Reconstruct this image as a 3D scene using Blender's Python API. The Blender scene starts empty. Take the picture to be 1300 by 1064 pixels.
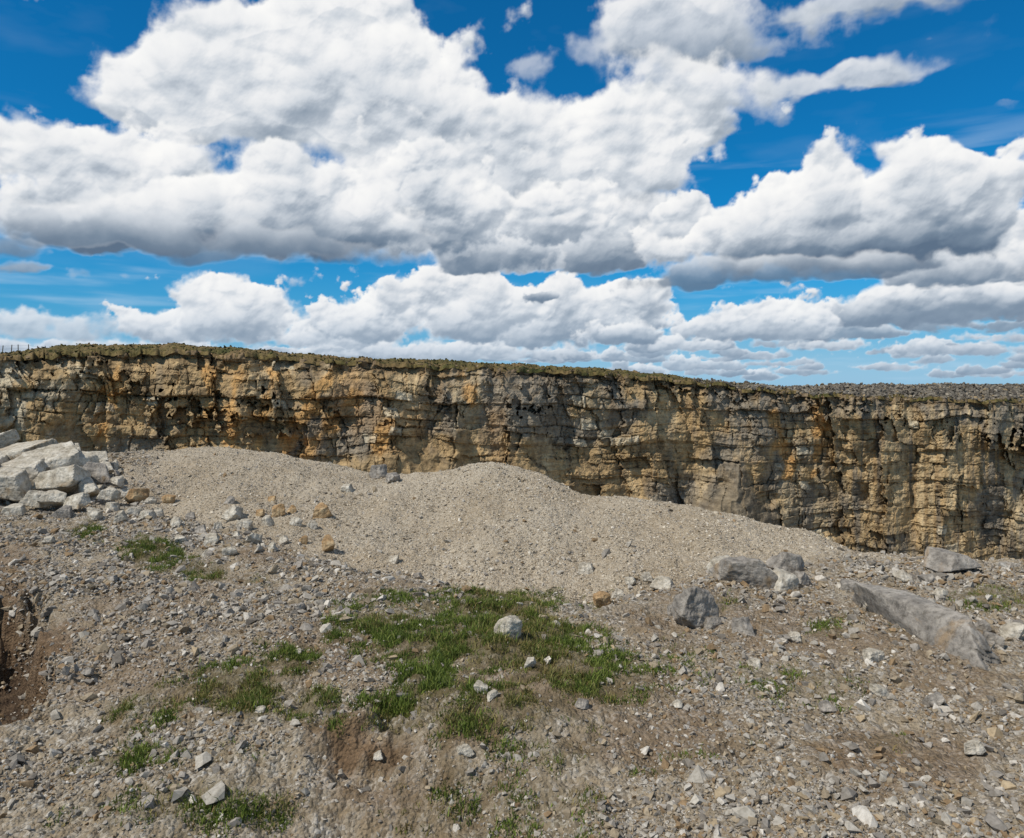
import bpy, bmesh, math, random, time
import numpy as np
from mathutils import Vector
T0=time.time()
rng = np.random.default_rng(7); random.seed(7)
EYE=1.7; F=960.0; HY=492.0
sd=np.array([-.64,-.43,.93]); sd/=np.linalg.norm(sd)

# ---------------------------------------------------------------- noise
_p=np.random.default_rng(1).permutation(256); PERM=np.concatenate([_p,_p,_p]).astype(np.int64)
_a=np.random.default_rng(2).random(256)*2*np.pi; GX=np.cos(_a); GY=np.sin(_a)
RND=np.random.default_rng(3).random(4096)
def perlin(x,y,seed=0):
    x=np.asarray(x,float)+seed*17.31; y=np.asarray(y,float)-seed*9.77
    xi=np.floor(x).astype(np.int64); yi=np.floor(y).astype(np.int64)
    xf=x-xi; yf=y-yi; xi&=255; yi&=255
    u=xf*xf*xf*(xf*(xf*6-15)+10); v=yf*yf*yf*(yf*(yf*6-15)+10)
    def g(a,b,dx,dy):
        h=PERM[PERM[(xi+a)&255]+((yi+b)&255)]
        return GX[h]*dx+GY[h]*dy
    n00=g(0,0,xf,yf); n10=g(1,0,xf-1,yf); n01=g(0,1,xf,yf-1); n11=g(1,1,xf-1,yf-1)
    a=n00+u*(n10-n00); b=n01+u*(n11-n01)
    return (a+v*(b-a))*1.5
def fbm(x,y,o=4,seed=0,gain=.5,lac=2.03):
    s=0;a=1;t=0
    for i in range(o):
        s=s+a*perlin(x,y,seed+i*3); t+=a; a*=gain; x=np.asarray(x)*lac; y=np.asarray(y)*lac
    return s/t
def hsh(i,j,k=0):
    h=(i.astype(np.int64)*73856093)^(j.astype(np.int64)*19349663)^(int(k)*83492791)
    h=(h^(h>>13))*1274126177; h=h^(h>>16)
    return RND[h&4095]
def sstep(a,b,x):
    t=np.clip((x-a)/(b-a),0,1); return t*t*(3-2*t)
def puffs(x,y,seed,k=7.):
    x=x+seed*13.7; y=y+seed*5.3
    xi=np.floor(x).astype(np.int64); yi=np.floor(y).astype(np.int64); s=np.zeros(x.shape)
    for a in(-1,0,1):
        for b in(-1,0,1):
            h=PERM[PERM[(xi+a)&255]+((yi+b)&255)]
            px=xi+a+RND[h*7&4095]; py=yi+b+RND[(h*13+5)&4095]
            s+=np.exp(-k*((x-px)**2+(y-py)**2))
    d=-np.log(s+1e-6)/k
    return np.sqrt(np.clip(1.2-d,0.02,2))-.85

# ---------------------------------------------------------------- helpers
COL=bpy.context.scene.collection
def make_mesh(name,co,faces,mat=None,smooth=True,attrs=None,parent=None):
    me=bpy.data.meshes.new(name)
    co=np.ascontiguousarray(co,dtype=np.float32); faces=np.ascontiguousarray(faces,dtype=np.int32)
    n=faces.shape[1]
    me.vertices.add(len(co)); me.vertices.foreach_set('co',co.ravel())
    me.loops.add(faces.size); me.loops.foreach_set('vertex_index',faces.ravel())
    me.polygons.add(len(faces))
    me.polygons.foreach_set('loop_start',np.arange(0,faces.size,n,dtype=np.int32))
    me.polygons.foreach_set('loop_total',np.full(len(faces),n,dtype=np.int32))
    me.polygons.foreach_set('use_smooth',np.full(len(faces),smooth,dtype=bool))
    me.update(calc_edges=True)
    if attrs:
        for k,v in attrs.items():
            v=np.asarray(v,dtype=np.float32)
            if v.ndim==1:
                a=me.attributes.new(k,'FLOAT','POINT'); a.data.foreach_set('value',v)
            else:
                a=me.attributes.new(k,'FLOAT_COLOR','POINT')
                c=np.ones((len(v),4),np.float32); c[:,:3]=v; a.data.foreach_set('color',c.ravel())
    if mat: me.materials.append(mat)
    ob=bpy.data.objects.new(name,me); COL.objects.link(ob)
    if parent: ob.parent=parent
    return ob
def grid_faces(nr,nc):
    i=np.arange(nr-1)[:,None]*nc+np.arange(nc-1)[None,:]
    return np.stack([i,i+1,i+nc+1,i+nc],-1).reshape(-1,4)

class NT:
    def __init__(s,tree): s.t=tree
    def n(s,typ,**kw):
        nd=s.t.nodes.new(typ)
        for k,v in kw.items(): setattr(nd,k,v)
        return nd
    def l(s,a,b): s.t.links.new(a,b)
    def put(s,sock,v):
        if isinstance(v,bpy.types.NodeSocket): s.l(v,sock)
        elif v is not None: sock.default_value=v
    def m(s,op,a,b=None,c=None,clamp=False):
        nd=s.n('ShaderNodeMath',operation=op,use_clamp=clamp)
        for i,v in enumerate((a,b,c)):
            if v is not None: s.put(nd.inputs[i],v)
        return nd.outputs[0]
    def vm(s,op,a,b=None,c=None):
        nd=s.n('ShaderNodeVectorMath',operation=op)
        for i,v in enumerate((a,b,c)):
            if v is not None: s.put(nd.inputs[i],v)
        return nd.outputs[0]
    def mix(s,f,a,b,blend='MIX'):
        nd=s.n('ShaderNodeMix',data_type='RGBA',blend_type=blend)
        s.put(nd.inputs[0],f); s.put(nd.inputs[6],a); s.put(nd.inputs[7],b)
        return nd.outputs[2]
    def noise(s,vec,scale,detail=4,rough=.5,dist=0):
        nd=s.n('ShaderNodeTexNoise')
        if vec is not None: s.l(vec,nd.inputs['Vector'])
        nd.inputs['Scale'].default_value=scale; nd.inputs['Detail'].default_value=detail
        nd.inputs['Roughness'].default_value=rough; nd.inputs['Distortion'].default_value=dist
        return nd.outputs[0]
    def ramp(s,f,stops):
        nd=s.n('ShaderNodeValToRGB'); e=nd.color_ramp.elements
        while len(e)<len(stops): e.new(.5)
        for i,(p,c) in enumerate(stops):
            e[i].position=p; e[i].color=(*c,1) if len(c)==3 else c
        s.l(f,nd.inputs[0]); return nd.outputs[0]
    def mr(s,v,a,b,c=0,d=1):
        nd=s.n('ShaderNodeMapRange'); s.put(nd.inputs[0],v)
        for i,x in enumerate((a,b,c,d)): s.put(nd.inputs[i+1],x)
        return nd.outputs[0]
    def attr(s,name):
        nd=s.n('ShaderNodeAttribute'); nd.attribute_name=name; return nd
def new_mat(name,rough=.9):
    m=bpy.data.materials.new(name); m.use_nodes=True
    t=NT(m.node_tree); b=m.node_tree.nodes['Principled BSDF']
    b.inputs['Roughness'].default_value=rough; b.inputs['Specular IOR Level'].default_value=.2
    return m,t,b
def C(r,g,b):
    return tuple([((x/255+.055)/1.055)**2.4 if x>10 else x/255/12.92 for x in (r,g,b)])+(1,)
def c3(*a): return C(*a)[:3]

# ------------------------------------------------ clouds on a sky dome
def build_sky():
    d2=math.pi/180
    u=np.concatenate([np.linspace(-180,-42,160,endpoint=False),np.linspace(-42,42,1250,endpoint=False),np.linspace(42,180,160)])*d2
    v=np.concatenate([np.linspace(-2.5,29,520,endpoint=False),np.linspace(29,90,90)])*d2
    U,V=np.meshgrid(u,v); xs=u*F; ys=v*F
    x=U*F; y=V*F
    C_=np.zeros(x.shape+(3,)); A_=np.zeros(x.shape)
    def over(sl,c,a):
        A0=A_[sl]; C0=C_[sl]; An=a+A0*(1-a)
        C_[sl]=(c*a[...,None]+C0*(A0*(1-a))[...,None])/np.maximum(An,1e-5)[...,None]; A_[sl]=An
    def conv(px,py):
        a=math.atan((px-650)/F); e=math.atan((HY-py)/F*math.cos(a)); return a*F,e*F,math.cos(a)
    st=np.array([-.3,-.05,.2,.45,.75,1.05]); cr=np.array([[.97,.965,.95],[.85,.86,.875],[.63,.675,.73],[.385,.445,.52],[.19,.255,.34],[.11,.165,.245]])
    def layer(blobs,base,D,scale=1.,soft=0.,seed=0,opac=1.,rel=1.):
        bb=[conv(b[0],b[1])+tuple(b[2:]) for b in blobs]
        x0=min(b[0]-2.3*b[3] for b in bb)-30*scale; x1=max(b[0]+2.3*b[3] for b in bb)+30*scale
        y0=min(b[1]-2.3*b[4] for b in bb)-20*scale; y1=max(b[1]+2.3*b[4] for b in bb)+40*scale
        i0,i1=np.searchsorted(xs,[x0,x1]); j0,j1=np.searchsorted(ys,[y0,y1]); sl=(slice(j0,j1),slice(i0,i1))
        if j1-j0<4 or i1-i0<4: return
        X=x[sl]; Y=y[sl]; s=scale
        macro=np.zeros_like(X)
        wx=fbm(X/(110*s),Y/(110*s),4,seed+3)*38*s; wy=fbm(X/(110*s),Y/(110*s),4,seed+8)*30*s
        for (a,e,c,rx,ry,w) in bb:
            macro+=w*np.exp(-((X+wx-a)/(rx*c**1.5))**2-((Y+wy-e)/(ry*c))**2)
        macro=np.minimum(macro,1.0+.12*np.tanh(macro-1))
        _,be,_=conv(bb[0][0]/F*0+650,base)
        w1=fbm(X/(50*s),Y/(50*s),4,seed+13)*15*s; w2=fbm(X/(50*s),Y/(50*s),4,seed+17)*15*s
        X2=X+w1; Y2=Y+w2
        p1=puffs(X2/(95*s),Y2/(80*s),seed+1); p2=puffs(X2/(45*s),Y2/(40*s),seed+2); p3=puffs(X2/(21*s),Y2/(19*s),seed+3); p4=puffs(X2/(10*s),Y2/(9.5*s),seed+4)
        fl=fbm(X/(95*s),Y/(80*s),3,seed+40,.5); fh=fbm(X/(14*s),Y/(13*s),4,seed+55,.6)
        up=np.clip(1-soft,0,1)
        sm=macro-.44+(p1*.5+p2*.32)*up+fl*(.50+.25*soft)
        dens=sm+(p3*.20+p4*.12)*up+fh*.12
        cut=sstep(be+10*s,be-16*s,Y+fbm(X/(60*s),Y/(30*s),4,seed+60)*18*s); dens=dens-cut*.75
        edge=.10+.24*sstep(-.15,.4,fbm(X/(70*s),Y/(70*s),3,seed+90))+.45*soft+.35*cut+.15*sstep(be+70*s,be,Y)
        alpha=sstep(0,1,dens/edge)*opac
        H=np.sqrt(np.clip(sm,0,1.)+.08)*60*s+(p1*44+p2*19+p3*4.4+p4*.8)*s*up+fl*18*s+fh*1.3*s
        gy,gx=np.gradient(H,ys[j0:j1],xs[i0:i1])
        n=np.stack([-gx,-gy,np.full_like(gx,1.3)],-1); n/=np.linalg.norm(n,axis=-1)[...,None]
        Ld=np.array([-.30,.76,.58]); Ld/=np.linalg.norm(Ld); lam=n@Ld
        thick=np.clip(dens,0,.7); acc=np.zeros_like(thick); Lm=70*s; dv=np.gradient(ys[j0:j1]); xl=xs[i0:i1]
        for r in range(len(dv)-2,-1,-1):
            prev=np.interp(xl-dv[r]*.3,xl,acc[r+1]); acc[r]=prev*math.exp(-dv[r]/Lm)+thick[r]*dv[r]/Lm
        depth=np.clip(acc/.5,0,1.1)
        low=sstep(be+75*s,be+5*s,Y+fl*45*s)
        shade=D*(.33*depth+.72*low*sstep(.0,.35,dens))-(lam-.54)*.40*(1-.6*low)*rel+fl*.34+fh*.07-.03
        shade=shade-.16*np.exp(-np.clip(dens,0,9)/.12)
        c=np.stack([np.interp(shade,st,cr[:,k]) for k in range(3)],-1)
        hz=(sstep(150,10,Y)*.34)[...,None]; c=c*(1-hz)+np.array([.48,.62,.78])*hz
        over(sl,c,alpha)
    ci=sstep(.05,.55,fbm(x/240+y/300,y/24,5,120))*.34*sstep(200,110,np.abs(y-115))+.06*sstep(0,.6,fbm(x/200,y/60,5,130))+.40*sstep(90,10,y)
    over((slice(None),slice(None)),np.broadcast_to(np.array([.56,.72,.87]),C_.shape),ci)
    R=np.random.default_rng(5)
    ky=np.sort(R.uniform(0,1,130))[::-1]
    for k in range(130):
        py=480-62*(1-ky[k])**1.35; q=(492-py)/60; px=R.uniform(-130,1430)
        if px<820 and py<445: continue
        w=R.uniform(24,70)*(.5+.6*q); h=R.uniform(6,12)*(.45+.7*q)
        layer([(px,py,w,h,1),(px+R.uniform(-.8,.8)*w,py-h*.5,w*.45,h*1.1,.8)],py+h*.6,R.uniform(.6,1.1),.16+.22*q,.05,200+k,.95)
    L=layer
    L([(150,445,200,14,1)],456,.5,.4,.3,1); L([(560,448,200,16,1)],458,.5,.4,.2,2); L([(60,418,120,26,1)],440,.5,.5,.35,3,.85)
    L([(1210,446,80,10,1)],456,.7,.3,.1,4); L([(1050,440,50,8,1)],448,.5,.3,.1,5); L([(1290,430,60,10,1)],442,.6,.3,.1,55)
    L([(1150,396,130,30,1.1),(1230,378,90,36,.9)],420,.9,.5,.0,6); L([(930,420,90,18,1),(985,400,60,24,1)],436,.6,.4,.05,7); L([(870,438,60,10,1)],448,.5,.3,.1,56)
    L([(210,415,60,26,1)],440,.5,.45,0,8); L([(310,398,75,42,1),(270,380,40,30,.5)],440,.55,.6,0,9); L([(420,425,60,22,1)],445,.4,.4,0,10)
    L([(470,405,70,36,1)],440,.6,.5,0,11); L([(700,405,110,40,1),(790,390,60,35,.8)],445,.7,.6,0,13); L([(570,385,80,45,1),(630,400,60,35,.7)],435,.55,.6,0,12)
    L([(790,425,60,18,1)],440,.95,.4,.1,57); L([(685,376,26,9,1.1)],388,1.2,.3,.2,14,1,.3); L([(1280,330,70,48,1.1)],385,.65,.6,.1,15); L([(1190,345,80,42,1)],380,.75,.6,.1,16)
    L([(60,350,110,16,.9)],368,.8,.6,.4,17,.8); L([(740,310,110,42,1),(800,280,60,40,.8)],348,.75,.75,.0,18); L([(620,310,90,50,1)],350,.8,.8,.0,19)
    L([(870,290,50,35,1)],335,.7,.6,0,20)
    L([(1000,300,140,45,1),(1110,235,120,42,1),(1220,222,70,34,.8),(1180,300,100,45,.9)],366,1.15,.85,.05,21); L([(950,345,120,20,1),(1090,345,100,18,1),(880,352,60,12,.8)],372,1.2,.7,.45,22,.85,.15)
    L([(700,195,120,70,1),(840,165,90,60,.9),(610,230,80,60,.8)],285,.50,.9,.2,23); L([(690,275,60,38,1),(760,255,50,30,.8)],320,.6,.6,0.1,24)
    L([(10,180,60,50,1)],262,.45,.8,.25,25)
    L([(370,100,150,78,1.1),(470,80,100,72,1),(220,125,90,50,.9),(520,190,110,80,.9)],300,.42,1.0,.2,26)
    L([(110,235,90,60,1),(210,225,90,60,.8)],330,.75,.8,.12,27); L([(520,250,90,60,1),(590,285,60,45,.8)],335,.8,.75,0.05,28)
    L([(330,255,130,60,1),(140,285,130,42,.9),(440,290,100,42,.8)],342,1.1,.9,.1,29); L([(330,312,210,24,1),(110,305,110,20,.8)],345,1.05,1.0,.5,30,.8,.15); L([(30,330,100,20,.9)],350,.95,.8,.45,31,.8,.3)
    L([(900,45,130,48,1.1),(830,20,60,40,.8)],100,.65,1.0,.4,31,.92); L([(870,120,110,45,.9)],190,.40,1.0,.35,32,.92)
    L([(1150,10,170,34,1.4),(1060,30,60,26,1)],62,.5,.8,.45,33,.85); L([(1250,40,50,22,1.1)],70,.3,.6,.5,43,.7); L([(1120,105,110,20,1.15),(1010,120,60,25,.9)],145,.3,.7,.45,34,.88); L([(1200,78,44,22,1.1)],110,.2,.5,.5,35,.75)
    L([(665,85,36,22,.95)],120,.0,.5,.7,36,.45); L([(760,60,34,28,.95)],110,.0,.5,.7,37,.45); L([(1285,133,42,13,1.2)],150,.2,.5,.3,38,.85); L([(30,45,60,18,.8)],80,.0,.6,.7,39,.35)
    far=np.clip(sstep(38,50,np.abs(U)/d2)+sstep(29,38,V/d2),0,1)
    fd=fbm(x/420,y/330,6,70)*1.0+.06; fa=sstep(0,.2,fd)*far
    fs=np.clip(.15+fbm(x/200,y/120+.3,5,77)*.8+fd*.3,-.3,1); fcn=np.stack([np.interp(fs,st,cr[:,k]) for k in range(3)],-1); over((slice(None),slice(None)),fcn,fa)
    R_=6000.
    co=np.stack([np.sin(U)*np.cos(V),np.cos(U)*np.cos(V),np.sin(V)],-1)
    ang=np.degrees(np.arccos(np.clip(co@sd,-1,1))); a2=A_*sstep(16,30,ang)
    co*=R_
    fc=grid_faces(len(v),len(u)); keep=(a2.ravel()[fc].max(1)>.004); fc=fc[keep]
    used=np.zeros(co.shape[0]*co.shape[1],bool); used[fc.ravel()]=True; mp=np.cumsum(used)-1
    m=bpy.data.materials.new('cloud_mat'); m.use_nodes=True; nt=m.node_tree; nt.nodes.clear()
    at=nt.nodes.new('ShaderNodeAttribute'); at.attribute_name='col'; aa=nt.nodes.new('ShaderNodeAttribute'); aa.attribute_name='alpha'
    em=nt.nodes.new('ShaderNodeEmission'); tr=nt.nodes.new('ShaderNodeBsdfTransparent'); mx=nt.nodes.new('ShaderNodeMixShader'); out=nt.nodes.new('ShaderNodeOutputMaterial')
    nt.links.new(at.outputs['Color'],em.inputs[0]); nt.links.new(aa.outputs['Fac'],mx.inputs[0]); nt.links.new(tr.outputs[0],mx.inputs[1]); nt.links.new(em.outputs[0],mx.inputs[2]); nt.links.new(mx.outputs[0],out.inputs[0])
    m.cycles.emission_sampling='NONE'
    make_mesh('sky',co.reshape(-1,3)[used],mp[fc],m,True,{'col':C_.reshape(-1,3)[used],'alpha':a2.ravel()[used]})
build_sky(); print('T sky',time.time()-T0)

# ---------------------------------------------------------------- materials
def ground_mat():
    m,t,b=new_mat('gravel_ground_mat',.95)
    pos=t.n('ShaderNodeTexCoord').outputs['Object']
    gr=t.attr('grass').outputs['Fac']; so=t.attr('soil').outputs['Fac']; mo=t.attr('mound').outputs['Fac']; pi_=t.attr('pit').outputs['Fac']
    n1=t.noise(pos,.9,5,.6); n2=t.noise(pos,9,6,.65); n3=t.noise(pos,60,4,.7)
    base=t.ramp(n1,[(.35,c3(136,118,92)),(.5,c3(156,141,117)),(.65,c3(128,108,80))])
    peb=t.n('ShaderNodeTexVoronoi'); t.l(pos,peb.inputs['Vector']); peb.inputs['Scale'].default_value=55
    pc=t.ramp(peb.outputs['Color'],[(.15,c3(108,98,84)),(.5,c3(154,144,127)),(.85,c3(190,183,171))])
    c=t.mix(t.mr(n2,.38,.6),base,pc)
    soilc=t.ramp(n2,[(.3,c3(86,67,47)),(.55,c3(122,99,74)),(.7,c3(154,131,102))])
    c=t.mix(t.m('MULTIPLY',so,.95),c,soilc)
    mg=t.n('ShaderNodeTexVoronoi'); t.l(pos,mg.inputs['Vector']); mg.inputs['Scale'].default_value=48
    mc=t.ramp(mg.outputs['Color'],[(.1,c3(140,126,106)),(.5,c3(172,159,138)),(.9,c3(200,191,175))])
    mc=t.mix(.5,mc,t.ramp(n1,[(.35,c3(156,138,110)),(.6,c3(180,167,145))]))
    c=t.mix(mo,c,mc)
    gc=t.ramp(n2,[(.35,c3(66,60,35)),(.6,c3(104,93,57))])
    c=t.mix(t.m('MULTIPLY',gr,.8),c,gc)
    c=t.mix(t.m('MULTIPLY',pi_,.85),c,t.ramp(n2,[(.35,c3(50,39,31)),(.65,c3(90,74,58))]))  # dark brown pit earth, with the hollow's shade mixed into its colour
    c=t.mix(1.0,c,t.ramp(n3,[(.3,(.64,.64,.64)),(.6,(1,1,1))]),'MULTIPLY')
    t.l(c,b.inputs['Base Color'])
    bp=t.n('ShaderNodeBump'); bp.inputs['Strength'].default_value=.95; bp.inputs['Distance'].default_value=.035
    h=t.m('ADD',t.m('MULTIPLY',n2,.9),t.m('ADD',t.m('MULTIPLY',n3,.4),t.m('MULTIPLY',peb.outputs['Distance'],-.4)))
    t.l(h,bp.inputs['Height']); t.l(bp.outputs[0],b.inputs['Normal'])
    return m
def stone_mat():
    m,t,b=new_mat('limestone_chips_mat',.85)
    pos=t.n('ShaderNodeTexCoord').outputs['Object']
    c=t.attr('col').outputs['Color']
    c=t.mix(1.0,c,t.ramp(t.noise(pos,60,3,.6),[(.3,(.68,.66,.63)),(.65,(1.03,1.03,1.03))]),'MULTIPLY')
    t.l(c,b.inputs['Base Color']); return m
def rock_mat(name,c1,c2,c3_):
    m,t,b=new_mat(name,.85)
    tc=t.n('ShaderNodeTexCoord').outputs['Object']
    n=t.noise(tc,5,8,.65); n2=t.noise(tc,26,6,.7); n3=t.noise(tc,2.2,5,.6,dist=1.2)
    c=t.ramp(n,[(.32,c1[:3]),(.5,c2[:3]),(.66,c3_[:3])])
    c=t.mix(t.mr(n3,.54,.64,0,.7),c,C(146,122,90))
    c=t.mix(1.0,c,t.ramp(n2,[(.34,(.55,.54,.52)),(.52,(1,1,1))]),'MULTIPLY')
    t.l(c,b.inputs['Base Color'])
    bp=t.n('ShaderNodeBump'); bp.inputs['Strength'].default_value=.9; bp.inputs['Distance'].default_value=.03
    t.l(t.m('ADD',t.m('MULTIPLY',n2,.7),n),bp.inputs['Height']); t.l(bp.outputs[0],b.inputs['Normal'])
    return m
def grass_mat():
    m,t,b=new_mat('grass_mat',.6)
    c=t.attr('col').outputs['Color']; t.l(c,b.inputs['Base Color'])
    tr=t.n('ShaderNodeBsdfTranslucent'); t.l(c,tr.inputs[0])
    mx=t.n('ShaderNodeMixShader'); mx.inputs[0].default_value=.25
    t.l(b.outputs[0],mx.inputs[1]); t.l(tr.outputs[0],mx.inputs[2])
    t.l(mx.outputs[0],m.node_tree.nodes['Material Output'].inputs[0]); return m
def cliff_mat():
    m,t,b=new_mat('quarry_cliff_mat',.92)
    pos=t.n('ShaderNodeTexCoord').outputs['Object']
    a=t.attr('col').outputs['Color']; cr=t.attr('crack').outputs['Fac']
    st=t.vm('MULTIPLY',pos,(1,1,.22)); hz=t.vm('MULTIPLY',pos,(.4,.4,3))
    n1=t.noise(pos,1.3,8,.7); n2=t.noise(st,2.2,5,.65); n3=t.noise(hz,1.1,6,.65)
    c=t.mix(1.0,a,t.ramp(n1,[(.34,(.60,.59,.58)),(.5,(1,1,1)),(.66,(1.32,1.32,1.32))]),'MULTIPLY')
    c=t.mix(.4,c,t.ramp(n2,[(.36,(.6,.58,.56)),(.55,(1.05,1.04,1.02)),(.66,(1.3,1.28,1.22))]),'MULTIPLY')
    c=t.mix(.55,c,t.ramp(n3,[(.38,(.55,.54,.52)),(.52,(1.1,1.1,1.1))]),'MULTIPLY')
    c=t.mix(t.m('MULTIPLY',cr,.6),c,C(52,45,37))
    t.l(c,b.inputs['Base Color'])
    bp=t.n('ShaderNodeBump'); bp.inputs['Strength'].default_value=1; bp.inputs['Distance'].default_value=.25
    t.l(t.m('ADD',n1,t.m('MULTIPLY',n3,.8)),bp.inputs['Height']); t.l(bp.outputs[0],b.inputs['Normal'])
    return m
def moor_mat():
    m,t,b=new_mat('moorland_mat',.95)
    pos=t.n('ShaderNodeTexCoord').outputs['Object']
    n1=t.noise(pos,.25,6,.65); n2=t.noise(pos,2.5,5,.7); ru=t.attr('rubble').outputs['Fac']
    c=t.ramp(n1,[(.35,c3(66,68,34)),(.5,c3(100,88,52)),(.65,c3(120,100,68))])
    c=t.mix(ru,c,t.ramp(n2,[(.35,c3(70,66,60)),(.6,c3(124,116,102))]))
    c=t.mix(1.0,c,t.ramp(n2,[(.35,(.5,.5,.5)),(.6,(1.1,1.1,1.1))]),'MULTIPLY')
    t.l(c,b.inputs['Base Color'])
    bp=t.n('ShaderNodeBump'); bp.inputs['Strength'].default_value=.8; bp.inputs['Distance'].default_value=.2
    t.l(n2,bp.inputs['Height']); t.l(bp.outputs[0],b.inputs['Normal'])
    return m
M_ground=ground_mat(); M_stone=stone_mat(); M_grass=grass_mat(); M_cliff=cliff_mat(); M_moor=moor_mat()
M_grey=rock_mat('grey_limestone_mat',C(104,99,92),C(144,137,127),C(174,166,154))
M_pale=rock_mat('pale_limestone_mat',C(142,132,114),C(180,171,154),C(208,201,186))
M_ochre=rock_mat('ochre_limestone_mat',C(136,106,74),C(166,136,98),C(190,168,132))

# ---------------------------------------------------------------- foreground terrain
pxc=np.concatenate([np.linspace(-900,-55,90),np.linspace(-50,1350,1150),np.linspace(1360,2200,90)])
K=[-900,0,150,300,450,620,750,900,1050,1200,1300,2200]
def kz(v): return np.interp(pxc,K,v)
tt=(pxc-650)/F
def zfrom(py,d): return EYE-(py-HY)/F*d
rows=[]
rows.append((kz([-6]*12),kz([0]*12)))
rows.append((kz([1]*12),kz([-.1]*12)))
rows.append((kz([2.6]*12),kz([-.1,-.15,-.15,-.2,-.34,-.28,-.1,-.05,0,0,0,0])))
rows.append((kz([3.25]*12),kz([-.1,-.15,-.12,-.15,-.30,-.22,-.05,0,0,0,0,0])))
rows.append((kz([3.75]*12),kz([-.05,-.1,-.1,-.05,.03,.03,.02,0,0,0,0,0])))
rows.append((kz([4.8]*12),kz([0,-.05,-.05,0,.06,.1,.06,.0,0,0,0,0])))
py5=kz([655,655,650,690,725,752,775,745,722,722,728,728]); d5=1.65*F/(py5-HY)
rows.append((d5,zfrom(py5,d5)))
d6=d5+kz([1,1,.8,.8,.8,.9,1,.8,.6,.5,.5,.5]); rows.append((d6,kz([0,.1,.05,-.05,-.2,-.3,-.3,-.1,.02,.02,.02,.02])))
CX=[-900,0,70,130,200,280,360,420,480,560,620,660,690,740,800,840,880,960,1030,1080,1150,1200,1300,2200]
CY=[580,590,588,576,572,567,577,588,602,599,586,594,602,629,630,636,642,662,673,699,706,717,722,728]
CD=[13,13,13,13.3,13.5,13.5,13,12.5,12,11.3,11,10.8,10.6,10.2,9.8,9.5,9.3,8.9,8.7,8.6,8.5,8.5,8.6,8.8]
py7=np.interp(pxc,CX,CY); d7=np.interp(pxc,CX,CD)
ker=np.ones(17)/17; padd=lambda a:np.concatenate([np.full(8,a[0]),a,np.full(8,a[-1])])
py7=np.convolve(padd(py7),ker,'valid'); d7=np.convolve(padd(d7),ker,'valid')
z7=zfrom(py7,d7); rows.append((d7,z7))
rows.append((d7+1.2,z7-.6)); rows.append((d7+6,z7-5)); rows.append((d7+22,z7*0-20)); rows.append((d7*0+130,z7*0-24))
cnt=[8,40,100,110,130,145,42,190,35,20,16,10]
D=[];Z=[]
for i,c in enumerate(cnt[:len(rows)-1]):
    f=np.linspace(0,1,c,endpoint=False)[:,None]
    D.append(rows[i][0]*(1-f)+rows[i+1][0]*f); Z.append(rows[i][1]*(1-f)+rows[i+1][1]*f)
D=np.concatenate(D);Z=np.concatenate(Z); NR,NC=D.shape
def smooth_rows(A,w):
    k=np.hanning(w+2)[1:-1]; k/=k.sum(); h=w//2
    P=np.concatenate([np.repeat(A[:1],h,0),A,np.repeat(A[-1:],h,0)])
    cs=np.zeros_like(A)
    for i in range(w): cs+=k[i]*P[i:i+len(A)]
    return cs
Zs=smooth_rows(Z,35)
lim=sum(cnt[:7]); crest=sum(cnt[:8])
wt=np.exp(-((np.arange(NR)-crest)/12.0)**2)[:,None]
Z=Zs*(1-wt)+Z*wt
X=tt[None,:]*np.maximum(D,2.5); Y=D
PX=pxc[None,:]+0*D; PY=HY+(EYE-Z)/np.maximum(D,.3)*F
rowi=np.arange(NR)[:,None]+0*D
mound=sstep(lim-18,lim+22,rowi)*sstep(110,230,PX+fbm(X*1.5,Y*1.5,3,5)*70)
mound*=(1-sstep(1040,1180,PX)*.55)
pw=fbm(X*1.3,Y*1.3,4,21); pw2=fbm(X*6,Y*6,3,30)
def patch(lst,sh=0,a1=.9,a2=.6):
    w=(pw if not sh else -pw)*a1+pw2*a2
    s=np.zeros_like(X)
    for (cx,cy,rx,ry,a) in lst:
        r=np.sqrt(((PX-cx)/rx)**2+((PY-cy)/ry)**2)
        s=np.maximum(s,a*sstep(1.25,.45,r+w))
    return s
grass=patch([(620,815,165,64,1),(560,860,100,50,1),(710,850,100,52,.8),(640,772,80,24,.8),(300,880,95,42,.8),(370,845,55,28,.8),(405,890,40,34,.8),
   (200,703,50,20,.9),(112,676,30,14,.9),(262,725,34,11,.7),(190,915,50,22,.5),(190,965,90,26,.65),(690,955,90,36,.4),
   (640,905,110,40,.6),(780,860,70,44,.45),(1000,870,90,30,.3),(1055,790,50,18,.5),(1250,768,56,16,.5),(850,850,70,44,.35),(460,800,70,24,.6),(540,765,80,20,.6),(1130,940,60,20,.25),(330,735,40,10,.35),(640,1030,140,46,.4),(220,1030,130,36,.5),(910,760,40,14,.3),(1180,800,60,14,.3),(440,770,50,14,.45),(860,960,90,30,.3),(500,890,90,16,.8)])
soil=patch([(470,945,120,46,1),(10,830,85,100,1),(590,940,60,36,.8),(1150,960,110,50,.6),(850,930,120,40,.6),(480,745,60,18,.35),(350,690,60,25,.5),(200,770,120,50,.45),(860,745,70,20,.4),(500,1010,200,50,.6),(0,740,60,60,.7),(1000,800,200,50,.5),(720,880,160,40,.6),(1200,850,100,40,.5),(430,830,120,40,.55),(150,870,140,50,.5)],1)
near=(D<30); flat=1-mound*.6
cf=1-np.exp(-((rowi-crest)/45.)**2)
n18=fbm(X*18,Y*18,3,71)
Z=Z+near*(fbm(X*.7,Y*.7,3,51)*.10*flat*cf+fbm(X*4,Y*4,4,61)*.05*flat+n18*.018)
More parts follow.
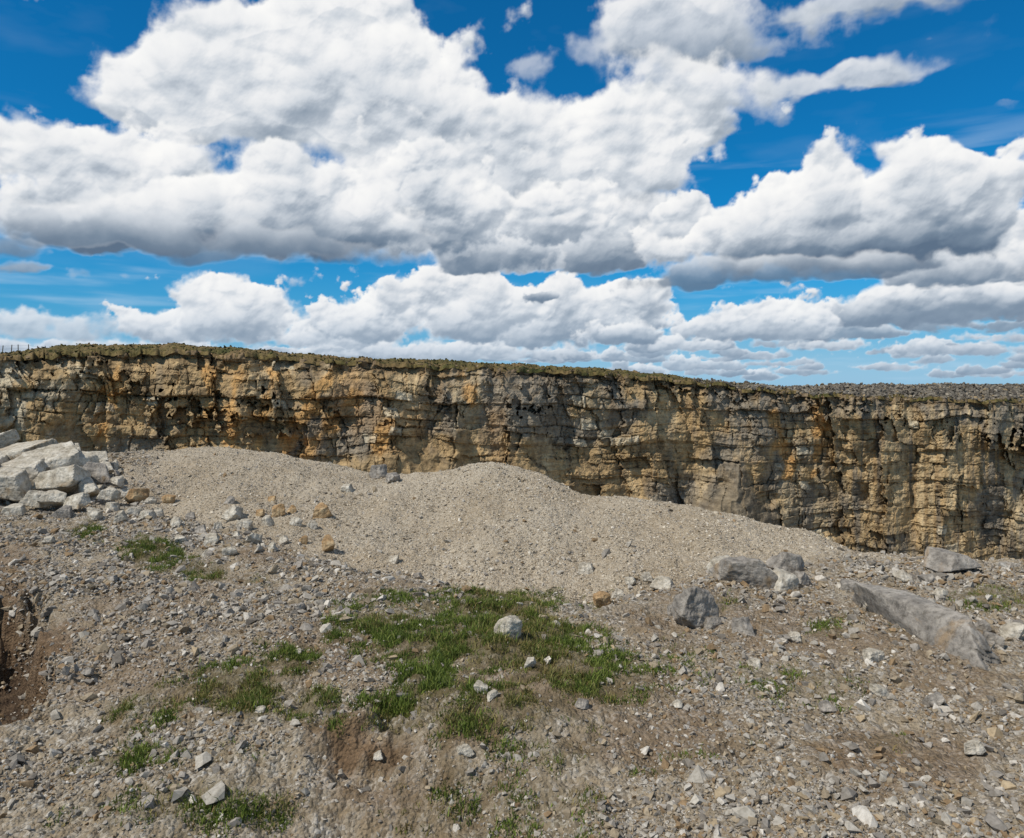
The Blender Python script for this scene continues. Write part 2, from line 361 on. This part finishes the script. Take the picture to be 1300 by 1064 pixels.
Z=Z+near*mound*(fbm(X*1.6,Y*.8,4,81)*.11*(.35+.65*cf)+fbm(X*.6,Y*.4,2,85)*.14*cf)
Z=Z+(~near)*fbm(X*.1,Y*.1,4,90)*1.5
bank=np.exp(-((PX-470)/110)**2)*sstep(860,900,PY)*sstep(1040,980,PY); Z-=bank*np.clip(fbm(X*3,Y*3,4,95)+.15,0,1)*.22
pit=sstep(1.15,.7,np.sqrt(((PX+25)/92)**2+((PY-830)/82)**2)+pw*.5+pw2*.25); Z-=pit*.65
co=np.stack([X,Y,Z],-1)
ground=make_mesh('ground',co.reshape(-1,3),grid_faces(NR,NC),M_ground,True,
   {'grass':grass.ravel(),'soil':np.clip(soil+pit,0,1).ravel(),'mound':mound.ravel(),'pit':pit.ravel()})
print('T ground',time.time()-T0)
e1=co[1:,:-1]-co[:-1,:-1]; e2=co[:-1,1:]-co[:-1,:-1]
area=np.linalg.norm(np.cross(e1,e2),axis=-1)
cc=co[:-1,:-1]; dist=np.sqrt(cc[...,0]**2+cc[...,1]**2+(cc[...,2]-EYE)**2)
inview=(PX[:-1,:-1]>-160)&(PX[:-1,:-1]<1460)&(D[:-1,:-1]>2.1)&(rowi[:-1,:-1]<crest+25)
def sample(n,w):
    w=(w*inview).ravel(); w=w/w.sum()
    idx=np.minimum(np.searchsorted(np.cumsum(w),rng.random(n)),len(w)-1)
    r=idx//(NC-1); c=idx%(NC-1); u=rng.random(n)[:,None]; v=rng.random(n)[:,None]
    return co[r,c]+(co[r+1,c]-co[r,c])*u+(co[r,c+1]-co[r,c])*v,r,c
# ---------------------------------------------------------------- stones
def hull_template(seed,npts):
    r=np.random.default_rng(seed); bm=bmesh.new()
    p=r.normal(size=(npts,3)); p/=np.linalg.norm(p,axis=1)[:,None]; p*=r.uniform(.75,1.1,(npts,1))
    p*=np.array([1,r.uniform(.6,.95),r.uniform(.4,.75)])
    for q in p: bm.verts.new(q)
    bmesh.ops.convex_hull(bm,input=bm.verts)
    bmesh.ops.delete(bm,geom=[v for v in bm.verts if not v.link_faces],context='VERTS')
    bmesh.ops.triangulate(bm,faces=bm.faces); bm.verts.index_update()
    bmesh.ops.recalc_face_normals(bm,faces=bm.faces)
    V=np.array([v.co[:] for v in bm.verts]); Fc=np.array([[v.index for v in f.verts] for f in bm.faces]); bm.free()
    return V,Fc
TS=[hull_template(i,9+i%5) for i in range(16)]
def rotm(n,tilt=.5):
    a=rng.random(n)*2*np.pi; b=rng.normal(0,tilt,n); c=rng.normal(0,tilt,n)
    ca,sa,cb,sb,cg,sg=np.cos(a),np.sin(a),np.cos(b),np.sin(b),np.cos(c),np.sin(c)
    o=np.zeros(n);i=np.ones(n)
    Rz=np.stack([ca,-sa,o,sa,ca,o,o,o,i],-1).reshape(n,3,3)
    Rx=np.stack([i,o,o,o,cb,-sb,o,sb,cb],-1).reshape(n,3,3)
    Ry=np.stack([cg,o,sg,o,i,o,-sg,o,cg],-1).reshape(n,3,3)
    return Rz@Rx@Ry
def stones(name,p,size,colr,mat,sink=.2,tilt=.5):
    n=len(p); R=rotm(n,tilt); t=rng.integers(0,len(TS),n); Vs=[];Fs=[];Cs=[];off=0
    for k in range(len(TS)):
        ix=np.where(t==k)[0]
        if not len(ix): continue
        V,Fc=TS[k]
        W=np.einsum('nij,vj->nvi',R[ix],V)*size[ix,None,None]+p[ix,None,:]
        W[...,2]+=(size[ix]*(.5-sink))[:,None]
        Vs.append(W.reshape(-1,3)); Fs.append((Fc[None]+(np.arange(len(ix))*len(V))[:,None,None]+off).reshape(-1,3))
        Cs.append(np.repeat(colr[ix],len(V),axis=0)); off+=len(ix)*len(V)
    return make_mesh(name,np.concatenate(Vs),np.concatenate(Fs),mat,False,{'col':np.concatenate(Cs)})
def pal(n,cols,w,lo=.75,hi=1.2):
    cols=np.array([C(*c)[:3] for c in cols]); w=np.array(w,float);w/=w.sum()
    return cols[rng.choice(len(cols),n,p=w)]*rng.uniform(lo,hi,(n,1))
gs=grass[:-1,:-1]; ss=soil[:-1,:-1]; ms=mound[:-1,:-1]
fA=fbm(X*1.1,Y*1.1,4,101); fB=fbm(X*5,Y*5,3,131)
clump=np.clip(.45+fA*1.9+fB*.6,.05,1.7)[:-1,:-1]
w=area/dist**1.1*clump*(1-.85*gs)*(1-.78*ss)*(1-.95*ms)
greyp=[(142,135,125),(162,155,143),(186,179,167),(120,113,103),(150,136,114),(136,114,86)]; gw=[3,3.2,1.1,1.3,3,1.5]
N=115000; p,r,c=sample(N,w); sz=np.clip(rng.lognormal(math.log(.0078),.62,N),.0032,.05)*np.clip(dist[r,c]/5,.8,1.5)
stones('gravel',p,sz,pal(N,greyp,gw,.8,1.15),M_stone,.28)
w2=area/dist**.6*np.clip(.15+np.roll(fA,200,1)*2.4,.02,2)[:-1,:-1]*(1-.7*gs)*(1-.6*ss)*(1-.985*ms)
w2=w2*(1+3*((PX[:-1,:-1]>60)&(PX[:-1,:-1]<430)&(PY[:-1,:-1]<715))+1.2*(PX[:-1,:-1]>850))
N=2000; p,r,c=sample(N,w2); sz=np.clip(rng.lognormal(math.log(.025),.45,N),.012,.085)
stones('loose_stones',p,sz,pal(N,[(146,139,129),(172,165,152),(198,191,179),(124,118,109),(158,141,114),(142,120,92)],[3,4,2,1,2,.8],.8,1.15),M_stone,.32)
N=64000; p,r,c=sample(N,area/dist*ms*np.clip(.7+fA,.2,2)[:-1,:-1]); sz=np.clip(rng.lognormal(math.log(.0088),.46,N),.004,.04)
stones('mound_gravel',p,sz,pal(N,[(170,157,136),(188,177,158),(142,129,110),(206,198,183),(154,147,138)],[4,3,1.8,.5,1],.84,1.12),M_stone,.38)

# ---------------------------------------------------------------- grass
def grass_blades(name,n,w,hmu,lean=.5):
    nt=n//14; p0,r,c=sample(nt,w); g=grass[r,c]
    rep=14; p=np.repeat(p0,rep,0); n=len(p)
    p[:,:2]+=rng.normal(0,.018,(n,2))
    h=hmu*rng.lognormal(0,.4,n)*np.repeat(.45+.6*g*rng.uniform(.4,1.4,nt),rep)
    a=rng.random(n)*2*np.pi; ln=h*rng.uniform(.1,1,n)*lean*1.6; wd=rng.uniform(.0016,.0034,n)*1.1
    dx,dy=np.cos(a),np.sin(a); f=rng.random(n)*np.pi; sx,sy=np.cos(f)*wd,np.sin(f)*wd
    z0=p[:,2]-.012
    def P(x,y,z): return np.stack([x,y,z],-1)
    v=np.stack([P(p[:,0]-sx,p[:,1]-sy,z0),P(p[:,0]+sx,p[:,1]+sy,z0),
      P(p[:,0]+dx*ln*.35+sx*.8,p[:,1]+dy*ln*.35+sy*.8,z0+h*.6),P(p[:,0]+dx*ln*.35-sx*.8,p[:,1]+dy*ln*.35-sy*.8,z0+h*.6),
      P(p[:,0]+dx*ln,p[:,1]+dy*ln,z0+h*.95)],1)
    b=(np.arange(n)*5)[:,None]
    fc=np.concatenate([b+np.array([[0,1,2]]),b+np.array([[0,2,3]]),b+np.array([[3,2,4]])])
    hue=np.clip(.42+np.interp(fA[r,c],[-.4,.4],[-.5,.5])+fB[r,c]*1.0+rng.normal(0,.25,nt),0,1)[:,None]
    gcol=pal(nt,[(98,114,48),(116,128,58),(80,94,42)],[4,3,3]); dcol=pal(nt,[(152,140,90),(132,116,74),(116,108,64),(104,106,56)],[2,2,3,3])
    col=np.repeat(dcol+(gcol-dcol)*sstep(.2,.55,hue),rep,0)*rng.uniform(.72,1.25,(n,1))
    return make_mesh(name,v.reshape(-1,3),fc,M_grass,False,{'col':np.repeat(col,5,0)})
tuft=np.clip(.22+fB*2.4+pw2*.8,.02,1.5)[:-1,:-1]
grass_blades('grass',190000,area/dist**.9*np.clip(gs-.06,0,1)**1.1*tuft,.030)

# ---------------------------------------------------------------- rocks
def ico(sub):
    bm=bmesh.new(); bmesh.ops.create_icosphere(bm,subdivisions=sub,radius=1)
    V=np.array([v.co[:] for v in bm.verts]); Fc=np.array([[v.index for v in f.verts] for f in bm.faces]); bm.free(); return V,Fc
ICO={4:ico(4),5:ico(5),6:ico(6)}
def rock_geo(seed,dims,yaw=0,tilt=(0,0),sub=5,nplanes=9,rough=1.):
    r=np.random.default_rng(seed); V,Fc=ICO[sub]; dims=np.array(dims,float)
    asp=dims/dims.max()
    N=r.normal(size=(nplanes,3)); N=np.concatenate([N,[[0,0,1.],[.1,0,-1.],[1,.2,.15],[-1,.1,.25],[.15,1,0.1],[.1,-1,.2]]]); N+=r.normal(0,.12,N.shape); N/=np.linalg.norm(N,axis=1)[:,None]
    h=r.uniform(.5,.85,len(N))
    dt=V@N.T; q=np.where(dt>.02,h/np.maximum(dt,.02),9)
    k=40; rad=-np.log(np.exp(-k*np.minimum(q,3)).sum(1))/k
    P0=V*rad[:,None]
    P0=P0/(P0.max(0)-P0.min(0))*asp*1.6; x,y,z=P0[:,0],P0[:,1],P0[:,2]; s=seed*1.7
    def n3(f,o,sd_): return (fbm(x*f+s,y*f,o,sd_)+fbm(y*f+s,z*f,o,sd_+2)+fbm(z*f-s,x*f,o,sd_+4))/1.7
    a=n3(2.2,4,3)
    P=P0*(1+rough*(.06*a+.07*np.round(n3(3.1,2,13)*5)/5+.03*n3(8,3,9)))[:,None]
    th=asp.min()*rough*.08
    P=P+np.stack([n3(3,3,31),n3(3,3,37),n3(2.6,4,43)],-1)*th
    P=P/(P.max(0)-P.min(0))*dims
    P-=(P.max(0)+P.min(0))/2
    a,b=tilt; Rx=np.array([[1,0,0],[0,math.cos(a),-math.sin(a)],[0,math.sin(a),math.cos(a)]])
    Ry=np.array([[math.cos(b),0,math.sin(b)],[0,1,0],[-math.sin(b),0,math.cos(b)]])
    Rz=np.array([[math.cos(yaw),-math.sin(yaw),0],[math.sin(yaw),math.cos(yaw),0],[0,0,1]])
    return P@(Rz@Ry@Rx).T,Fc
def ground_at(px,py):
    c=int(np.argmin(abs(pxc-px))); col=co[:crest+1,c]; pr=HY+(EYE-col[:,2])/np.maximum(col[:,1],.3)*F
    ok=np.arange(len(pr))>50; k=np.argmin(np.where(ok,abs(pr-py),1e9)); return col[k].copy()
def rock_at(name,px,py,w,h,mat,seed,deep=.8,yaw=None,tilt=(0,0),sink=.18,sub=5,npl=9):
    g=ground_at(px,py); k=g[1]/F; W=w*k; H=h*k/(1-sink)
    yaw=random.uniform(-.5,.5) if yaw is None else yaw
    P,Fc=rock_geo(seed,(W,W*deep,H),yaw,tilt,sub,npl)
    loc=np.array([g[0],g[1]+W*deep*.35,g[2]+ -P[:,2].min()-H*sink])
    ob=make_mesh(name,P,Fc,mat,False if sub<5 else True); ob.location=loc; return ob
rock_at('boulder',884,796,60,52,M_grey,11,.9,.4,(.2,.25),.15,6)
rock_at('boulder',955,746,80,36,M_grey,12,.8,.1,(.15,-.12),.15,6)
rock_at('boulder',1003,730,46,26,M_grey,13,.8,.2,(.1,.2)); rock_at('boulder',925,732,46,20,M_pale,19,.8,.2,(.1,.0)); rock_at('boulder',998,748,40,20,M_pale,18,.8,.5,(.2,.0))
rock_at('boulder',1222,728,68,24,M_grey,14,.8,.1,(.1,.08),.15,6)
rock_at('boulder',645,812,36,32,M_pale,15,.8,.3,(.2,.2))
rock_at('boulder',480,608,22,18,M_grey,16,.9); rock_at('boulder',497,613,18,12,M_grey,17,.9)
ga=ground_at(1092,772); gb=ground_at(1256,850)
L=np.linalg.norm(gb-ga); yaw=math.atan2(gb[1]-ga[1],gb[0]-ga[0])
P,Fc=rock_geo(52,(L*1.16,.34,.27),yaw,(.3,.02),6,6,1.5)
sl=make_mesh('rock_slab',P,Fc,M_grey,True); sl.location=(ga+gb)/2+np.array([0.02,0.07,.11])
small=[(407,657,24,16,'o'),(415,702,20,20,'o'),(293,660,26,16,'p'),(170,640,28,18,'o'),(352,656,18,14,'o'),(440,625,16,10,'p'),(765,771,22,16,'o'),(745,730,20,14,'p'),
 (843,750,30,18,'p'),(822,740,18,12,'p'),(800,744,16,10,'p'),(945,806,28,20,'g'),(1112,778,28,16,'p'),(905,798,22,14,'g'),(915,730,20,14,'p'),(185,660,20,14,'p'),(150,665,16,12,'p'),
 (265,695,22,14,'p'),(290,705,20,10,'p'),(310,672,18,12,'p'),(240,662,14,10,'g'),(290,640,14,10,'g'),(345,638,12,9,'o'),(1020,742,24,14,'g'),(1080,752,26,12,'g'),(1150,740,24,10,'p'),(1180,742,20,10,'g'),
 (1290,812,30,14,'p'),(1265,822,24,14,'g'),(1110,840,26,14,'p'),(610,880,20,10,'p'),(625,888,16,9,'p'),(672,850,16,10,'p'),(500,715,14,9,'p'),(530,735,12,8,'g'),(855,782,16,12,'g'),(785,760,16,10,'p'),(1010,815,20,12,'p'),
 (1195,760,18,12,'p'),(1250,800,18,10,'g'),(960,848,18,10,'p'),(1050,905,20,12,'g'),(1190,900,26,14,'g'),(1240,960,26,14,'p'),(740,900,18,10,'g'),(480,965,14,9,'p'),(590,960,20,12,'p'),(60,690,14,9,'p'),(140,740,14,8,'g'),(330,905,12,8,'p'),(110,860,14,8,'g'),(860,900,16,9,'p'),(1120,885,22,12,'p'),(380,775,14,8,'g'),(212,640,16,12,'o'),(228,690,18,10,'p'),(375,668,16,10,'p'),
 (165,655,22,12,'p'),(200,655,14,10,'p'),(255,680,16,10,'g'),(275,672,12,9,'p'),(320,690,20,12,'p'),(338,668,16,12,'p'),(360,690,14,9,'p'),(395,672,14,10,'p'),(180,632,14,10,'o'),(155,632,20,12,'p'),(140,650,18,12,'p'),(190,640,14,9,'p'),(222,670,16,10,'p'),(262,706,12,8,'p'),(300,684,12,8,'p'),(345,700,14,9,'p'),(385,690,12,9,'o'),(330,655,12,9,'o'),(370,652,12,9,'o')]
mm={'o':M_ochre,'p':M_pale,'g':M_grey}
for i,(a,b,w_,h_,k) in enumerate(small):
    rock_at('rock',a,b,w_,h_,mm[k],100+i,.8,None,(random.uniform(-.3,.3),random.uniform(-.3,.3)),.2,4,6)
pile=bpy.data.objects.new('rock_pile',None); COL.objects.link(pile)
PB=[(10,632,55,38),(62,605,70,34),(85,625,60,36),(128,612,34,28),(25,590,80,26),(100,598,50,26),(35,612,60,30),(8,570,40,24),(75,582,40,18),(118,588,36,18),(130,600,30,16),(50,640,34,20),(100,642,36,18),(-40,625,70,45),(-60,590,80,40),(-10,600,50,30),(20,652,24,14),(140,632,22,16),(80,655,26,14),(120,655,20,12),(55,572,24,12),(-90,640,50,30),(150,615,18,12),(45,600,36,20),(70,640,30,20),(15,610,34,22),(112,628,30,20),(90,575,24,14)]
for i,(a,b,w_,h_) in enumerate(PB):
    b+=3; d=11.9-(b-593)*.035; k=d/F; W=w_*k*1.05; H=h_*k*1.1
    P,Fc=rock_geo(300+i,(W,W*.8,H),random.uniform(-.6,.6),(random.uniform(-.4,.4),random.uniform(-.35,.35)),5,4,.9)
    o=make_mesh('stone_%d'%(i+1),P,Fc,M_grey if i%5==3 else M_pale,False,parent=pile)
    o.location=((a-650)*k,d,zfrom(b-h_*.5,d))
N=500; t_=rng.random((N,2)); px_=-120+270*t_[:,0]; d_=10.6+1.9*t_[:,1]; yy=660-(d_-10.6)*41+rng.normal(0,3,N)
pp=np.stack([(px_-650)/F*d_,d_,zfrom(yy,d_)],-1)
ob=stones('pile_rubble',pp,rng.uniform(.04,.13,N),pal(N,[(174,166,150),(196,188,172),(144,138,128)],[3,2,2]),M_stone,.3); ob.parent=pile
print('T rocks',time.time()-T0)

# ---------------------------------------------------------------- cliff
ncx=1800; nrz=300
cpx=np.linspace(-400,1750,ncx)
TPX=[-500,0,90,180,300,400,480,640,760,850,900,1000,1100,1300,1900]
TPY=[462,453,446,444,448,456,460,466,473,480,487,497,504,508,508]
Dt=np.interp(cpx,[-500,0,300,640,900,1300,1900],[58,62,66,72,80,88,98])
tpy=np.interp(cpx,TPX,TPY); ztop=zfrom(tpy,Dt)+fbm(cpx/30,cpx*0,4)*.6
zb=-25.0
f=np.linspace(0,1,nrz)[:,None]; ct=(cpx-650)/F
ZC=zb+(ztop[None]-zb)*f
S=(ct*Dt)[None]+0*ZC
sw=S+fbm(S*.2,ZC*.2,2,201)*1.2+ZC*.10; zw=ZC+S*.04+fbm(S*.08,ZC*.1,2,211)*1.0
wA=fbm(S*1.1,ZC*1.1,3,215); wB=fbm(S*1.1,ZC*1.1,3,218)
def blocks(s,z,bw,bh,k,facet=.3):
    s=s+wA*bw*.14+fbm(s/bw*.35,z/bh*.35,2,k)*bw*.35; z=z+wB*bh*.12+fbm(s/bw*.2,z/bh*.35,2,k+1)*bh*.3
    j=np.floor(z/bh); fz=z/bh-j
    sh=hsh(j,j*0,k)*7.0; i=np.floor(s/bw+sh); fs=s/bw+sh-i
    v=hsh(i,j,k+5); v1=hsh(i,j,k+6)-.5; v2=hsh(i,j,k+7)-.5
    e=np.minimum(np.minimum(fs,1-fs)*bw,np.minimum(fz,1-fz)*bh)
    return v,e,(v1*(fs-.5)*bw*2+v2*(fz-.5)*min(bh,bw)*1.6)*facet
belowtop=sstep(.3,2.5,ztop[None]-ZC)
big=fbm(S*.06,ZC*.03,3,221); disp=big*3.2+fbm(S*.22,ZC*.08,3,231)*1.3
frac=sstep(-.15,.3,fbm(S*.09,ZC*.14,3,241)); cm=sstep(-.15,.25,fbm(S*.3,ZC*.3,3,245))
v,e,fa=blocks(sw,zw,5.0,40,3,.22); disp+=(v-.5)*1.2+fa; crack=sstep(.16,0,e)*.9*cm
v,e,fa=blocks(sw,zw,2.8,2.5,11,.28); disp+=(v-.5)*.75+fa; crack=np.maximum(crack,.8*sstep(.10,0,e)*cm)
v2,e2,fa=blocks(sw,zw,1.4,.9,23,.30); disp+=((v2-.5)*.38+fa)*(.35+.65*frac); crack=np.maximum(crack,.65*sstep(.08,0,e2)*frac)
v3,e3,fa=blocks(sw,zw,.65,.45,37,.30); disp+=((v3-.5)*.13+fa)*(.2+.6*frac)
wC=fbm(S*2.4,ZC*2.4,4,251); disp+=wC*.18
disp-=crack*.28
for per,amp in ((3.6,.42),(1.7,.18)):
    led=zw/per-np.floor(zw/per); disp+=amp*(1-led)*(.3+cm*.7)
lead=sstep(.08,0,np.abs((zw/3.6)%1-.02))*cm; crack=np.maximum(crack,lead*.6)
CPY=HY+(EYE-ZC)/Dt[None]*F; CPXg=cpx[None]+0*ZC
scree=np.zeros_like(ZC)
for (cx,cyt,slope) in [(520,548,.62),(930,572,1.05),(575,568,.8),(455,563,.9),(1210,690,.3),(1050,680,.5),(700,640,.5),(120,590,.6)]:
    i=np.argmin(abs(cpx-cx)); zp=zfrom(cyt,Dt[i]); s0=(ct*Dt)[i]
    zc=zp-np.abs(S-s0+fbm(S*.3,ZC*.3,3,cx)*2.2)*slope*1.15
    a=np.clip(zc-ZC,0,30); disp=disp*(1-.45*sstep(0,2.5,a))+a*.75; scree=np.maximum(scree,sstep(0,1.6,a)*.9)
crack*=(1-scree*.95)
tal=np.clip(-19-ZC+fbm(S*.15,ZC*.1,3,261)*2,0,8); disp+=tal*1.1
disp-=(1-belowtop)*(.9+fbm(S*.8,ZC*.8,3,271)*.8)
dd=Dt[None]-(ztop[None]-ZC)*.10-disp
XC=ct[None]*dd
def cl(*c): return np.array(C(*c)[:3])
och=cl(168,143,104); org=cl(190,146,88); gry=cl(134,125,110); pal_=cl(196,186,162); brn=cl(130,110,83); tan=cl(188,167,130)
n1=fbm(S*.07,ZC*.10,4,301); n2=fbm(S*.3,ZC*.09,4,311); n3=fbm(S*.5,ZC*.5,4,321); n4=fbm(S*.12,ZC*.06,4,341)
col=och+(gry-och)*(.95*sstep(-.1,.16,n1+.3*n3))[...,None]
col=col+(brn-col)*(.6*sstep(.05,.35,n3-n1*.3))[...,None]
col=col+(tan-col)*(.65*sstep(.08,.33,n2))[...,None]
rs=sstep(900,1150,CPXg); drip=fbm(S*.9,ZC*.06,4,331)
col=col+(tan-col)*(.8*rs*sstep(.05,.3,drip))[...,None]; col=col+(gry*.78-col)*((.6*rs+.3)*sstep(.05,.3,-drip))[...,None]
o=np.zeros_like(ZC)
for (x0,y0,x1,y1,w_) in [(425,462,362,572,9),(455,500,385,575,9),(265,470,262,560,6),(585,468,600,500,8),(1040,500,1035,600,6),(980,510,1000,600,6),(300,470,290,560,6),(505,520,480,560,9),(150,470,130,560,6),(345,470,330,560,6)]:
    ax,ay=x1-x0,y1-y0; tq=np.clip(((CPXg-x0)*ax+(CPY-y0)*ay)/(ax*ax+ay*ay),0,1)
    dq=np.hypot(CPXg-x0-tq*ax,CPY-y0-tq*ay); o=np.maximum(o,sstep(w_*1.6,w_*.2,dq+n3*22))
o=np.maximum(o,.5*sstep(.12,.35,n4)*sstep(820,500,CPXg))
col=col+(org-col)*(.75*o)[...,None]
lp=sstep(120,20,CPXg+n1*90); col=col+(pal_*.9-col)*(.7*lp*sstep(-.2,.2,n2+n3))[...,None]
v4=hsh(np.floor(sw/2.2),np.floor(zw/1.5),77); col*=(.88+.2*v4)[...,None]*(1-.08*rs)[...,None]
lightb=((v2>.95)&(frac>.3))[...,None]; col=np.where(lightb,col*.4+pal_*.6,col)
sc_=och*.72+(gry*.55-och*.72)*sstep(820,900,CPXg)[...,None]; col=col+(sc_-col)*(.8*scree)[...,None]
topd=sstep(1.3,.2,(ztop[None]-ZC)+n3*1.4); col=col+(brn*.75-col)*(.8*topd)[...,None]
make_mesh('quarry_cliff',np.stack([XC,dd,ZC],-1).reshape(-1,3),grid_faces(nrz,ncx),M_cliff,False,{'col':col.reshape(-1,3),'crack':np.clip(crack,0,1).ravel()})

# ---------------------------------------------------------------- plateau behind the cliff
offs=np.concatenate([[-.5],np.linspace(0,14,46),[17,21,26,34,45,60,90,140,250,450,900,1800,4000]])
bk=np.interp(cpx,[-500,0,90,180,300,400,480,640,760,850,900,960,1000,1050,1100,1300,1900],[458,450,443,441,445,455,459,464,471,478,486,491,492,491,490,490,490])
zbk=zfrom(bk,Dt+12); ztf=dd[-1]
ff=sstep(0,8,offs)[:,None]
PZ=ztop[None]*(1-ff)+zbk[None]*ff
PZ=PZ*(1-sstep(14,900,offs)[:,None])+(-6)*sstep(14,900,offs)[:,None]
PD=np.where(offs[:,None]<0,ztf[None]-.25,ztf[None]+offs[:,None])
PXw=ct[None]*PD
PZ=PZ+(offs[:,None]>0)*(offs[:,None]<200)*(fbm(PXw*.25,PD*.25,4,401)*.6+fbm(PXw*2.2,PD*2.2,3,411)*.22)
PZ[0]=ztop-.35
rub=sstep(880,980,cpx)[None]*sstep(.5,2,offs)[:,None]*(1-sstep(60,200,offs)[:,None])
make_mesh('moorland',np.stack([PXw,PD,PZ],-1).reshape(-1,3),grid_faces(len(offs),ncx),M_moor,True,{'rubble':rub.ravel()})
def scat_plateau(name,n,lo,hi,smin,smax,cols,cw,sink=.3):
    c=rng.integers(0,ncx,n*3); c=c[(cpx[c]>lo)&(cpx[c]<hi)][:n]; r=rng.integers(1,46,len(c))
    p=np.stack([PXw[r,c],PD[r,c],PZ[r,c]],-1)+rng.normal(0,.1,(len(c),3))*np.array([1,1,.2])
    return stones(name,p,rng.uniform(smin,smax,len(c))*rng.uniform(.5,1,len(c)),pal(len(c),cols,cw),M_stone,sink)
scat_plateau('bench_rubble',7000,880,1700,.12,.42,[(110,104,94),(138,130,116),(84,78,70),(144,126,96)],[3,2,3,1])
scat_plateau('heather_tufts',6000,-400,960,.08,.24,[(66,68,34),(86,82,44),(54,50,32),(100,82,54)],[3,2,2,1],.35)
hx=np.linspace(-1,1,60); hy=np.linspace(-1,1,20); HX,HYY=np.meshgrid(hx,hy)
hz=np.clip(1-HX**2,0,1)**1.2*np.clip(1-HYY**2,0,1); hz=hz*7.5+fbm(HX*5,HYY*3,3,9)*.6*hz-5
make_mesh('distant_hill',np.stack([(1330-650)/F*600+HX*55,600+HYY*40,hz],-1).reshape(-1,3),grid_faces(20,60),M_moor,True,{'rubble':np.full(1200,.5)})

# ---------------------------------------------------------------- fence
fence=bpy.data.objects.new('wire_fence',None); COL.objects.link(fence)
m,t,b=new_mat('fence_wood_mat',.9); n_=t.noise(t.n('ShaderNodeTexCoord').outputs['Object'],12,4); t.l(t.ramp(n_,[(.3,c3(70,60,50)),(.7,c3(110,100,88))]),b.inputs['Base Color'])
tops=[]
for i in range(14):
    px=-90+i*11.5+random.uniform(-2,2); d=86; zg=zfrom(449,d)-.15; x=(px-650)/F*d; hgt=1.1+random.uniform(-.12,.12)
    bm=bmesh.new(); bmesh.ops.create_cone(bm,cap_ends=True,segments=8,radius1=.06,radius2=.045,depth=hgt+1.2)
    me=bpy.data.meshes.new('post'); bm.to_mesh(me); bm.free(); me.materials.append(m)
    o=bpy.data.objects.new('post_%d'%(i+1),me); COL.objects.link(o); o.parent=fence
    o.location=(x,d,zg+(hgt-1.2)/2); o.rotation_euler=(random.uniform(-.05,.05),random.uniform(-.08,.08),0)
    tops.append((x,d,zg+hgt))
for w_,dz in enumerate((.1,.45,.8)):
    cu=bpy.data.curves.new('wire','CURVE'); cu.dimensions='3D'; cu.bevel_depth=.006
    s=cu.splines.new('POLY'); s.points.add(len(tops)-1)
    for i,q in enumerate(tops): s.points[i].co=(q[0],q[1],q[2]-dz,1)
    cu.materials.append(m); o=bpy.data.objects.new('wire_%d'%(w_+1),cu); COL.objects.link(o); o.parent=fence

# ---------------------------------------------------------------- sun and world
el=math.asin(sd[2]); az=math.atan2(sd[0],sd[1])
L=bpy.data.lights.new('sun','SUN'); L.energy=4.4; L.angle=math.radians(.5); L.color=(1,.94,.85)
so=bpy.data.objects.new('sun',L); COL.objects.link(so)
so.rotation_euler=Vector(sd).to_track_quat('Z','Y').to_euler()
def build_world():
    W=bpy.data.worlds.new('World'); bpy.context.scene.world=W; W.use_nodes=True
    wt=W.node_tree; bg=wt.nodes['Background']; N=wt.nodes.new; Lk=wt.links.new
    sky=N('ShaderNodeTexSky'); sky.sky_type='NISHITA'; sky.sun_disc=False; sky.sun_elevation=el; sky.sun_rotation=az; sky.altitude=300; sky.air_density=1.0; sky.dust_density=.3; sky.ozone_density=2.0
    mu=N('ShaderNodeVectorMath'); mu.operation='MULTIPLY'; mu.inputs[1].default_value=(.04,.66,1.05)
    Lk(sky.outputs[0],mu.inputs[0])
    tc=N('ShaderNodeTexCoord'); sp=N('ShaderNodeSeparateXYZ'); Lk(tc.outputs['Generated'],sp.inputs[0])
    mr=N('ShaderNodeMapRange'); mr.interpolation_type='SMOOTHSTEP'
    for i,q in enumerate((-.02,.20,.80,0)): mr.inputs[i+1].default_value=q
    Lk(sp.outputs[2],mr.inputs[0])
    mx=N('ShaderNodeMix'); mx.data_type='RGBA'; Lk(mr.outputs[0],mx.inputs[0]); Lk(mu.outputs[0],mx.inputs[6]); mx.inputs[7].default_value=(1.6,3.9,6.4,1)
    Lk(mx.outputs[2],bg.inputs[0]); bg.inputs[1].default_value=.1
build_world()
cam=bpy.data.cameras.new('camera'); cam.sensor_width=36; cam.lens=36*F/1300; cam.shift_y=-(532-HY)/1300
cam.clip_end=20000; cam.clip_start=.05
o=bpy.data.objects.new('camera',cam); COL.objects.link(o); o.location=(0,0,EYE); o.rotation_euler=(math.pi/2,0,0)
bpy.context.scene.camera=o
sc=bpy.context.scene; sc.view_settings.view_transform='Standard'; sc.view_settings.look='None'; sc.view_settings.exposure=0
print('T all',time.time()-T0)
